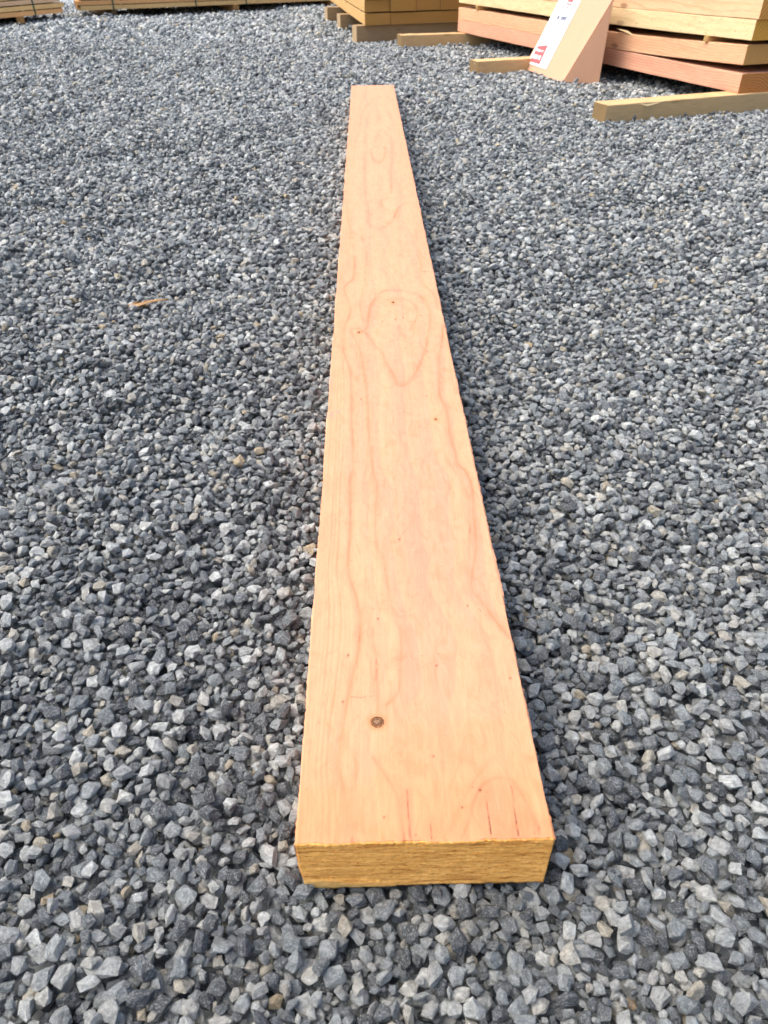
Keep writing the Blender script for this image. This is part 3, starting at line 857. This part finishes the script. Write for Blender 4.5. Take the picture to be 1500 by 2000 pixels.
# ------------------------------------------------------------------ timber stacks, bearers and laths
def timber_mesh(L, W, T, seed, skew=(0.0, 0.0), bow=None, n=28, ch=.0025, rough=.0012):
    """sawn section along +X from the origin, width along +Y, height +Z; skew shifts the two ends with Y"""
    r = np.random.RandomState(seed)
    prof = [(ch, 0), (W - ch, 0), (W, ch), (W, T - ch), (W - ch, T), (ch, T), (0, T - ch), (0, ch)]
    xs = np.linspace(0, L, n + 1)
    v, f = [], []
    wob = r.uniform(-1, 1, (n + 1, 8, 2)) * rough
    wob[:, [0, 1], 1] *= .15                      # underside sits flat
    for i, x in enumerate(xs):
        for k, (y, z) in enumerate(prof):
            t = x / L
            sk = (skew[0] * (1 - t) + skew[1] * t) * y
            dz = bow(x) if bow else 0
            v.append((x + sk + (r.uniform(-.0015, .0015) if i in (0, n) else 0), y + wob[i, k, 0], z + wob[i, k, 1] + dz))
    for i in range(n):
        for k in range(8):
            a = i * 8 + k; b = i * 8 + (k + 1) % 8
            f.append((a, a + 8, b + 8, b))
    f.append(tuple(range(8))); f.append(tuple(n * 8 + k for k in range(7, -1, -1)))
    me = mesh_from('timber', v, f)
    bm = bmesh.new(); bm.from_mesh(me)
    bmesh.ops.recalc_face_normals(bm, faces=bm.faces)
    bm.to_mesh(me); bm.free()
    return me

def timber(name, A, ang, L, W, T, mat, seed, label, cat, group=None, tilt=0.0, **kw):
    o = new_obj(name, timber_mesh(L, W, T, seed, **kw), mat)
    o.location = A
    o.rotation_euler = (0, -tilt, math.radians(ang))
    tag(o, label, cat, group)
    return o

def along(A, ang, s, w=0.0, dz=0.0):
    a = math.radians(ang)
    return (A[0] + math.cos(a) * s - math.sin(a) * w, A[1] + math.sin(a) * s + math.cos(a) * w, A[2] + dz)

# --- right-hand stack: timber pieces run away from the viewer at 108 degrees, their near ends at the right
SA = 108.5
S0 = (1.8735, 4.2713, 0.078)                      # near lower corner of the lowest timber, on the side facing left
LB, WB, TB = 3.42, 0.20, 0.0855
# local Y points to the left of the run, so timber pieces are laid with a negative offset across
def bow2(x): return .0375 * max(0, 1 - x / 1.35) ** 1.7
def bow3(x): return .025 * max(0, 1 - x / 2.0) ** 1.4
layers = [
    (0.0, None, W_PINK, .0, 'pink lowest timber of the big stack, resting on the bearers beside the wedge-shaped sign'),
    (TB, bow2, W_PEACH, -.012, 'peach second timber up in the big stack, bowed away from the pink one below it'),
    (TB * 2 + .031, bow3, W_PALE, .006, 'pale yellow pitted timber third up in the big stack, above the thin laths'),
    (TB * 3 + .0325, bow3, W_CREAM, .018, 'cream timber lying on the pale pitted one in the big stack'),
]
mats_h = [W_PEACH, W_PINK, W_CREAM, W_PALE]
HID = 'sawn timber inside the big stack, hidden behind its front timber pieces'
for k, (dz, bw, mt, dx, lb) in enumerate(layers):
    timber('stacked_timber', along(S0, SA, -dx, -WB - .002, dz), SA, LB + dx, WB, TB, mt, 200 + k, lb, 'timber', 'front pieces of the big stack', bow=bw)
    for c in (1, 2, 3, 4):  # inner columns, unseen, made wide to keep the ground under the stack dark
        timber('stacked_timber', along(S0, SA, -dx + .01 * c, -(WB + .004) * (c + 1) - .002, dz), SA, LB, WB, TB, mats_h[(k + c) % 4], 220 + k * 5 + c, HID, 'timber', 'hidden pieces of the big stack', bow=bw)
for k in range(2):  # unseen upper layers, added to block sky light over the ground and sign
    for c in range(5):
        timber('stacked_timber', along(S0, SA, .01 * c, -(WB + .004) * (c + 1) - .004, TB * (4 + k) + .034), SA, LB, WB, TB, mats_h[(k + c) % 4], 250 + k * 5 + c,
               'sawn timber high in the big stack, above the top of the picture', 'timber', 'upper pieces of the big stack', bow=bow3)
# bearers
BW, BT = 0.115, 0.078
BA = 21.5
def bearer(P0, L, mat, label, seed, group, h=BT, w=BW, ang=BA, name='bearer_timber', **kw):
    z = P0[2] if len(P0) > 2 else 0.0
    return timber(name, (P0[0], P0[1], z - .012), ang, L, w, h + .012, mat, seed, label, 'bearer', group, **kw)
b1 = bearer((1.132, 3.950), 1.55, W_BEARER, 'chipped bearer timber sticking out furthest forward under the big stack', 301, 'bearers under the big stack', skew=(.10, 0))
b2 = bearer((0.733, 5.661), 1.45, W_BEARER, 'bearer timber ending just left of the wedge-shaped sign', 302, 'bearers under the big stack', h=.066, skew=(.05, 0))
b3 = bearer((0.302, 7.235), 1.5, W_BEARER, 'pale bearer timber under the far end of the big stack', 303, 'bearers under the big stack', h=.076, ang=14)
# chip torn from the front upper edge of the first bearer and a nail head on its end
def chip(parent, x, z, L, h, d, mat, name='splinter'):
    v = [(x, -.001, z), (x + L * .25, -d, z - h * .55), (x + L * .5, -d * .8, z - h * .35), (x + L, -.0005, z + h * .2), (x + L * .35, .004, z + .001), (x + L * .3, -.002, z - h)]
    f = [(0, 1, 4), (1, 2, 4), (2, 3, 4), (0, 5, 1), (1, 5, 2), (2, 5, 3), (0, 4, 5), (4, 3, 5)]
    return new_obj(name, mesh_from(name, v, f), mat, parent)
chip(b1, .19, .086, .15, .020, .006, W_PALE)
def disc(name, loc, r, mat, parent, axis='Y', n=14, depth=.002):
    bm = bmesh.new()
    bmesh.ops.create_cone(bm, cap_ends=True, segments=n, radius1=r, radius2=r * .8, depth=depth)
    me = bpy.data.meshes.new(name); bm.to_mesh(me); bm.free()
    o = new_obj(name, me, mat, parent); o.location = loc
    if axis == 'Y': o.rotation_euler = (math.pi / 2, 0, 0)
    if axis == 'X': o.rotation_euler = (0, -math.pi / 2, 0)
    return o
dark_knot = plain('dark_knot', (0.10, 0.06, 0.03), .8)
nail_mat = plain('nail_steel', (0.42, 0.40, 0.36), .45)
disc('knot', (.028, -.0005, .022), .009, dark_knot, b1)
disc('nail', (.0085, .045, .073), .005, nail_mat, b1, 'X')
disc('nail', (.003, .04, .062), .005, nail_mat, b2, 'X')

# thin laths between the second and third timber pieces
for q, (s, lb) in enumerate(((.30, 'thin pale lath between timber pieces near the front of the big stack'),
                            (1.855, 'thin tan lath between timber pieces left of the wedge-shaped sign'),
                            (3.05, 'thin lath between timber pieces at the far end of the big stack'))):
    P = along(S0, SA, s, 0, TB * 2 + bow2(s) + .0005)
    hgt = TB * 2 + .031 + bow3(s) - TB * 2 - bow2(s) - .001
    timber('spacer_lath', (P[0] - .008, P[1], P[2]), SA - 90, .62, .026, max(hgt, .008), W_YELLOW, 320 + q, lb, 'lath', 'laths in the big stack', n=4, ch=.001, rough=.0004)
spl = new_obj('splinter', mesh_from('splinter', [(0, 0, 0), (.03, -.006, .002), (.16, .004, -.010), (.19, .012, -.013), (.10, .010, .004), (.05, .004, -.006)],
                                    [(0, 1, 4), (1, 2, 4), (2, 3, 4), (0, 5, 1), (1, 5, 2), (0, 4, 5), (4, 3, 5), (5, 3, 2)]), W_PALE)
P = along(S0, SA, 1.13, .004, TB * 2 + .022)
spl.location = P; spl.rotation_euler = (0, .06, math.radians(SA + 180))
tag(spl, 'pale torn splinter lying in the gap on the peach timber beside the wedge-shaped sign', 'splinter')

# --- middle stack: timber pieces run straight away, a row of ends faces the viewer
MA = 97.0
M0 = (.0074, 7.641, .1115)
row_ang = 23.0
WM, TM = .232, .084
ru = (math.cos(math.radians(row_ang)), math.sin(math.radians(row_ang)))
# one timber's share of the slanted row of ends
stepM = WM / math.cos(math.radians(MA - 90 - row_ang))
skm = -math.tan(math.radians(row_ang - (MA - 90)))
mid_names = ['first', 'second', 'third', 'fourth', 'fifth']
lay = ['lowest', 'second', 'top visible']
for k in range(3):
    for c in range(5) if k else (0, 3, 4):
        wide = 3 if (k == 0 and c == 3) else 1
        jx = [.0, .012, -.008, .006, .0][(c + k) % 5]
        A = (M0[0] + ru[0] * stepM * (c + 1), M0[1] + ru[1] * stepM * (c + 1), M0[2] + k * (TM + .0105))
        # local +Y is to the left of the run: the slanted end comes nearer towards the left corner
        o = timber('timber_baulk', along(A, MA, jx, .001), MA, 3.4 - jx, WM * wide - .004, TM, W_GOLD, 400 + k * 7 + c,
                   'extra wide golden baulk in the lowest row of the middle stack' if wide > 1 else 'golden baulk, %s from the left in the %s row of the middle stack' % (mid_names[c], lay[k]) if c < 4 else 'golden baulk of the middle stack, hidden behind the big stack',
                   'baulk', 'baulks in the middle stack' if c < 4 else 'hidden baulks of the middle stack', skew=(skm, skm))
    if k:
        for s, wd in ((.25, .05), (1.5, .05), (2.9, .05)):
            P = along((M0[0], M0[1], M0[2] + k * (TM + .0105) - .0102), MA, s, 0)
            timber('spacer_lath', P, MA - 90, 1.15, wd, .0098, W_BROWN, 440 + k * 3 + int(s), 'dark thin lath under the %s row of the middle stack, %s' % (lay[k], {.25: 'at its front', 1.5: 'at mid length', 2.9: 'at its far end'}[s]), 'lath', 'laths in the middle stack', n=4, ch=.001, rough=.0002)
for q, (P0, lb) in enumerate((((-.0603, 7.644), 'brown bearer timber along the front of the middle stack'),
                              ((-.2294, 8.875), 'second bearer timber from the front of the middle stack'),
                              ((-.391, 9.837), 'farthest bearer end poking out under the middle stack'))):
    bearer(P0, 1.5, W_BROWN, lb, 450 + q, 'bearers under the middle stack', h=.1105, w=.10, ang=row_ang if q == 0 else 20)

# --- two strapped stacks across the back on the far left
strap_mat = plain('green_strap', (0.035, 0.075, 0.045), .5)
def strap(A, ang, s, depth, height, label, tilt=0.0):
    w, t = .016, .0022
    v, f = [], []
    for x in (0, w):
        for (y, z) in ((-t, -t), (depth + t, -t), (depth + t, height + t), (-t, height + t), (-.0004, -.0004), (depth + .0004, -.0004), (depth + .0004, height + .0004), (-.0004, height + .0004)):
            v.append((x, y, z))
    for i in range(4):
        j = (i + 1) % 4
        f += [(i, j, 8 + j, 8 + i), (4 + i, 12 + i, 12 + j, 4 + j), (i, 4 + i, 4 + j, j), (8 + i, 8 + j, 12 + j, 12 + i)]
    o = new_obj('strapping_band', mesh_from('strapping_band', v, f), strap_mat)
    o.location = along(A, ang, s, 0, math.sin(tilt) * s)
    o.rotation_euler = (0, -tilt, math.radians(ang))
    tag(o, label, 'strap', 'straps on the far stacks')

FA, FT = 22.0, math.radians(3.0)
FL = 2.4
FB = (-3.287, 10.011, .055)
F0 = (FB[0] - math.cos(math.radians(FA)) * math.cos(FT) * FL, FB[1] - math.sin(math.radians(FA)) * math.cos(FT) * FL, FB[2] - math.sin(FT) * FL)
rows = ['lowest', 'second', 'third', 'fourth', 'fifth']
fm = [W_ORANGE, W_YELLOW, W_CREAM, W_YELLOW, W_ORANGE]
for k in range(5):
    for c in range(5 if k else 8):  # lowest layer runs deeper, unseen boards added to darken the ground beneath
        A = along(F0, FA, [0, .02, -.01, .015][(k + c) % 4] - .06 * c, c * .152, k * .0505)
        timber('timber_board', A, FA, FL, .15, .0415, fm[(k + c) % 5], 500 + k * 11 + c,
               ('%s front board of the strapped stack in the far left corner' % rows[k]) if c == 0 else '%s-layer board, %s behind the front one, in the far left strapped stack' % (rows[k], ['', 'first', 'second', 'third', 'fourth', 'fifth', 'added sixth', 'added seventh', 'eighth', 'ninth'][c]),
               'board', 'front boards of the far left stack' if c == 0 else 'rear boards of the far left stack', tilt=FT, n=12, ch=.0015)
    for s in (.12, 1.2, 2.0):
        if k:
            A = along(F0, FA, s, .005, k * .0505 - .0088 + math.sin(FT) * s)
            timber('spacer_lath', A, FA + 90, .74, .03, .0085, W_BROWN, 530 + k, 'thin lath under the %s front board, %s of the far left strapped stack' % (rows[k], {.12: 'left end', 1.2: 'middle', 2.0: 'right end'}[s]), 'lath', 'laths in the far left stack', n=3, ch=.001, rough=.0002)
strap(F0, FA, FL - .30, .762, .2435, 'dark green strap round the stack in the far left corner', FT)
for s in (.5, FL - .42):
    P = along(F0, FA, s, -.01)
    zb = F0[2] + math.sin(FT) * s
    g = float(terrain(P[0], P[1])) - .01
    timber('bearer_timber', (P[0], P[1], g), FA + 90, 1.2, .075, zb - g - .001, W_ORANGE, 540 + int(s), 'small orange bearer under the stack in the far left corner' if s > 1 else 'bearer outside the picture under the far left stack', 'bearer', None, n=4)

GA_ = (-3.172, 10.284, .055); GB_ = (-.506, 11.955, .055)
GA = math.degrees(math.atan2(GB_[1] - GA_[1], GB_[0] - GA_[0]))
GL = 3.9
gm = [W_YELLOW, W_ORANGE, W_YELLOW, W_ORANGE, W_CREAM]
for k in range(5):
    for c in range(4 if k else 8):  # extra unseen boards at the bottom, added against light coming in from behind
        A = along(GA_, GA, [0, -.025, .01][(k + c) % 3] + .05 * c, c * .152, k * .049)
        timber('timber_board', A, GA, GL, .15, .0415, gm[(k + c) % 5], 660 + k * 11 + c,
               ('%s front board of the long strapped stack across the back' % rows[k]) if c == 0 else '%s-layer board, %s behind the front one, in the long back stack' % (rows[k], ['', 'first', 'second', 'third', 'fourth', 'fifth', 'added sixth', 'added seventh', 'eighth', 'ninth'][c]),
               'board', 'front boards of the long back stack' if c == 0 else 'rear boards of the long back stack', n=14, ch=.0015)
    for q, s in enumerate((.48, 1.28, 2.2, 3.3)):
        if k:
            timber('spacer_lath', along(GA_, GA, s, -.006, k * .049 - .0073), GA + 90, .60, .03, .007, W_BROWN, 590 + k, 'thin lath under the %s front board, %s from the left in the long back stack' % (rows[k], ['first', 'second', 'third', 'fourth'][q]), 'lath', 'laths in the long back stack', n=3, ch=.001, rough=.0002)
for s, lb in ((.36, 'dark green strap nearest the left end of the long back stack'), (1.36, 'dark green strap, second from the left end of the long back stack'), (2.02, 'dark green strap, third from the left end of the long back stack')):
    strap(GA_, GA, s, .608, .24, lb)
for q, (s, w) in enumerate(((.43, .12), (1.92, -.01), (3.3, .02))):
    P = along(GA_, GA, s, w)
    g = float(terrain(P[0], P[1])) - .01
    timber('bearer_timber', (P[0], P[1], g), GA + 90, 1.2 - w, .06, .055 - g - .001, W_ORANGE if q else W_BROWN, 600 + q,
           ['dark set-back bearer under the left end of the long back stack', 'orange bearer under the middle of the long back stack', 'bearer under the right end of the long back stack'][q], 'bearer', 'bearers under the long back stack', n=4)

# ------------------------------------------------------------------ wedge-shaped sign leaning against the big stack
w_a = Vector((1.0706, 5.8744, 0)); w_b = Vector((1.2100, 5.2515, 0)); w_c = Vector((1.4191, 5.1954, 0))
ex = (w_b - w_a); WL = ex.length; ex.normalize()           # along the front edge, far to near
w_d = w_a + (w_c - w_b)
apex_h = .435
hN = w_c + Vector((.012, .0, apex_h)); hF = hN - ex * WL
stand = bpy.data.objects.new('display_wedge', None)
C.objects.link(stand)
stand.location = w_a
tag(stand, 'tall brown wedge-shaped board sign leaning by the big stack, white notice on it', 'sign')
def L_(v): return v - w_a
def sheet(name, pts, thick, mat, parent, flip=1):
    """flat sheet through pts (in order) given a thickness along its inner side"""
    P = [L_(p) for p in pts]
    nrm = (P[1] - P[0]).cross(P[2] - P[0]).normalized() * thick * flip
    n = len(P)
    v = P + [p - nrm for p in P]
    f = [tuple(range(n)), tuple(range(2 * n - 1, n - 1, -1))] + [(i, n + i, n + (i + 1) % n, (i + 1) % n) for i in range(n)]
    me = mesh_from(name, v, f)
    bm = bmesh.new(); bm.from_mesh(me); bmesh.ops.recalc_face_normals(bm, faces=bm.faces)
    bmesh.ops.bevel(bm, geom=bm.edges[:], offset=min(.0012, thick * .2), segments=1, affect='EDGES')
    bm.to_mesh(me); bm.free()
    return new_obj(name, me, mat, parent)
def fibreboard(name, c1, c2):
    N = Nodes(name)
    co = N.n('ShaderNodeTexCoord').outputs['Object']
    f = N.noise(N.mapping(co, (6, 6, 2)), 1.4, 4)
    sp = N.noise(co, 260, 3)
    col = N.mix(f, c1, c2)
    col = N.mix(1.0, col, N.ramp(sp, [(0.3, 0.93), (0.7, 1.05)]), 'MULTIPLY')
    N.bump(sp, 0.12, 0.001)
    return N.finish(col, 0.65, 0.3)
fb_front = fibreboard('fibreboard', (0.46, 0.255, 0.155), (0.52, 0.30, 0.185))
up_front = (hF - w_a)
front = sheet('front_panel', [w_a, w_b, hN, hF], .010, fb_front, stand)
inn = Vector((.006, .0, 0))
sheet('side_panel', [w_b - ex * .004 + Vector((.012, -.001, .0015)), w_c - ex * .004, hN - ex * .004 + Vector((0, 0, -.02))], .010, fb_front, stand, -1)
sheet('side_panel', [w_a + ex * .014 + Vector((.012, 0, .0015)), w_d + ex * .014, hF + ex * .014 + Vector((0, 0, -.02))], .010, fb_front, stand, -1)
sheet('back_panel', [w_c - ex * .02 + Vector((-.001, 0, .01)), w_d + ex * .02 + Vector((-.001, 0, .01)), hF + ex * .02 + Vector((-.001, 0, -.05)), hN - ex * .02 + Vector((-.001, 0, -.05))], .006, fb_front, stand, 1)

# the notice: a thin white sheet on the far half of the front, printed marks on it
fn = (w_b - w_a).cross(hF - w_a).normalized()
if fn.x > 0: fn = -fn
uf = (hF - w_a).normalized()                                 # up the slope
vf = (uf - ex * uf.dot(ex)).normalized()
def pt(s, t, lift=0.0): return w_a + ex * (s + (t - .0375) * .06) + vf * t + fn * lift      # the notice sits a touch askew
white_mat = plain('white_notice', (0.83, 0.85, 0.86), .4, .03)
red_mat = plain('red_print', (0.72, 0.075, 0.075), .45, .05)
ink_mat = plain('navy_print', (0.05, 0.06, 0.13), .5, .05)
faint_mat = plain('pale_blue_print', (0.52, 0.57, 0.70), .5, .05)
s0, s1, t0, t1 = .046, .345, .0375, .435
notice = sheet('notice', [pt(s0, t0, .0045), pt(s1, t0, .0045), pt(s1, t1, .0045), pt(s0, t1, .0045)], .0035, white_mat, stand)
nw, nh = s1 - s0, t1 - t0
def print_shape(name, polys, mat, lift=.0051):
    """flat print on the notice: polygons in fractions across and metres up from its lower left corner"""
    v, f = [], []
    for poly in polys:
        b = len(v)
        v += [L_(pt(s0 + nw * a, t0 + h, lift)) for a, h in poly]
        f.append(tuple(range(b, b + len(poly))))
    o = new_obj(name, mesh_from(name, v, f), mat, notice)
    if len(polys) > 1: o['kind'] = 'stuff'
    return o
R4 = lambda a, b, c, d: [(a, c), (b, c), (b, d), (a, d)]
def letters(x0, x1, y0, y1, n, seed):
    """illegible small lettering: strokes of letter-like height"""
    r = random.Random(seed); out = []
    w = (x1 - x0) / n; h = y1 - y0
    for i in range(n):
        if r.random() < .12 and i not in (0, n - 1): continue
        a = x0 + i * w; st = w * .36
        out.append(R4(a, a + st, y0, y1))
        k = r.random()
        if k < .65: out.append(R4(a + w * .52, a + w * .52 + st, y0, y0 + h * r.choice((1, 1, .7))))
        if k > .2: out.append(R4(a + st, a + w * .52, y0 + h * r.choice((.42, .8, 0)), y0 + h * r.choice((.58, 1.0)) ))
    return out
# slanted red house logo with two rows of white lettering
print_shape('logo', [[(.06, .014), (.60, .014), (.56, .132), (.10, .112), (.07, .098)]], red_mat)
print_shape('logo_lettering', letters(.12, .50, .083, .096, 10, 3) + letters(.10, .50, .038, .062, 4, 4), white_mat, .0056)
print_shape('lettering', letters(.16, .80, .280, .304, 9, 5), ink_mat)
print_shape('lettering', letters(.24, .74, .193, .206, 9, 6), faint_mat)
print_shape('lettering', letters(.44, .56, .162, .169, 4, 7), faint_mat)
print_shape('small_mark', [R4(.72, .79, .048, .056), R4(.72, .79, .059, .067), R4(.72, .79, .070, .079)], ink_mat)
print_shape('logo', [R4(.42, .68, .368, .43)], red_mat)
print_shape('logo_lettering', letters(.45, .66, .376, .384, 5, 9), white_mat, .0056)
print_shape('lettering', letters(.34, .68, .346, .356, 8, 10), red_mat)

# ------------------------------------------------------------------ a strip of torn bark on the gravel
def bark(loc, rz, L, W, seed):
    """flat torn shards still joined at one end"""
    r = random.Random(seed)
    v, f = [], []
    n = 10
    for sh in range(6):
        l = L * (1.0 if sh == 0 else r.uniform(.32, .6)); w0 = W * r.uniform(.22, .42); ang = (sh - 2.5) * .055 if sh else .04
        oy = (sh - 2.5) * W * .13; oz = r.uniform(0, .004); b0 = len(v)
        for i in range(n + 1):
            t = i / n
            w = w0 * (.35 + .65 * math.sin(math.pi * min(1, t * .9 + .18)) ** .7) * r.uniform(.7, 1.2) * (1 - .75 * max(0, t - .6))
            x = t * l + r.uniform(-.002, .002); cy = oy + math.sin(ang) * x + r.uniform(-.0008, .0008); cz = oz + .004 * math.sin(t * 3.0 + sh) - .006 * t
            for a, b in ((-.5, 0), (0, .0022), (.5, .0002), (0, -.0022)):
                v.append((x, cy + a * w, cz + b + r.uniform(-.0005, .0005)))
        for i in range(n):
            for k in range(4):
                a = b0 + i * 4 + k; b = b0 + i * 4 + (k + 1) % 4
                f.append((a, b, b + 4, a + 4))
        f.append((b0 + 3, b0 + 2, b0 + 1, b0)); f.append(tuple(b0 + n * 4 + k for k in range(4)))
    N = Nodes('bark')
    co = N.n('ShaderNodeTexCoord').outputs['Object']
    st = N.noise(N.mapping(co, (18, 220, 60)), 1.0, 4, .65)
    N.bump(st, .8, .004)
    m = N.finish(N.ramp(st, [(.3, (.10, .055, .025)), (.5, (.27, .155, .07)), (.72, (.40, .265, .14))]), .9, .1)
    o = new_obj('bark_strip', mesh_from('bark_strip', v, f), m)
    o.location = loc; o.rotation_euler = (0, .02, rz)
    return o
bz = float(terrain(-.52, 1.73))
bk = bark((-.556, 1.704, bz + .011), math.atan2(.085, .10), .100, .038, 2)
tag(bk, 'ragged strip of brown bark lying on the gravel left of the plank', 'bark')
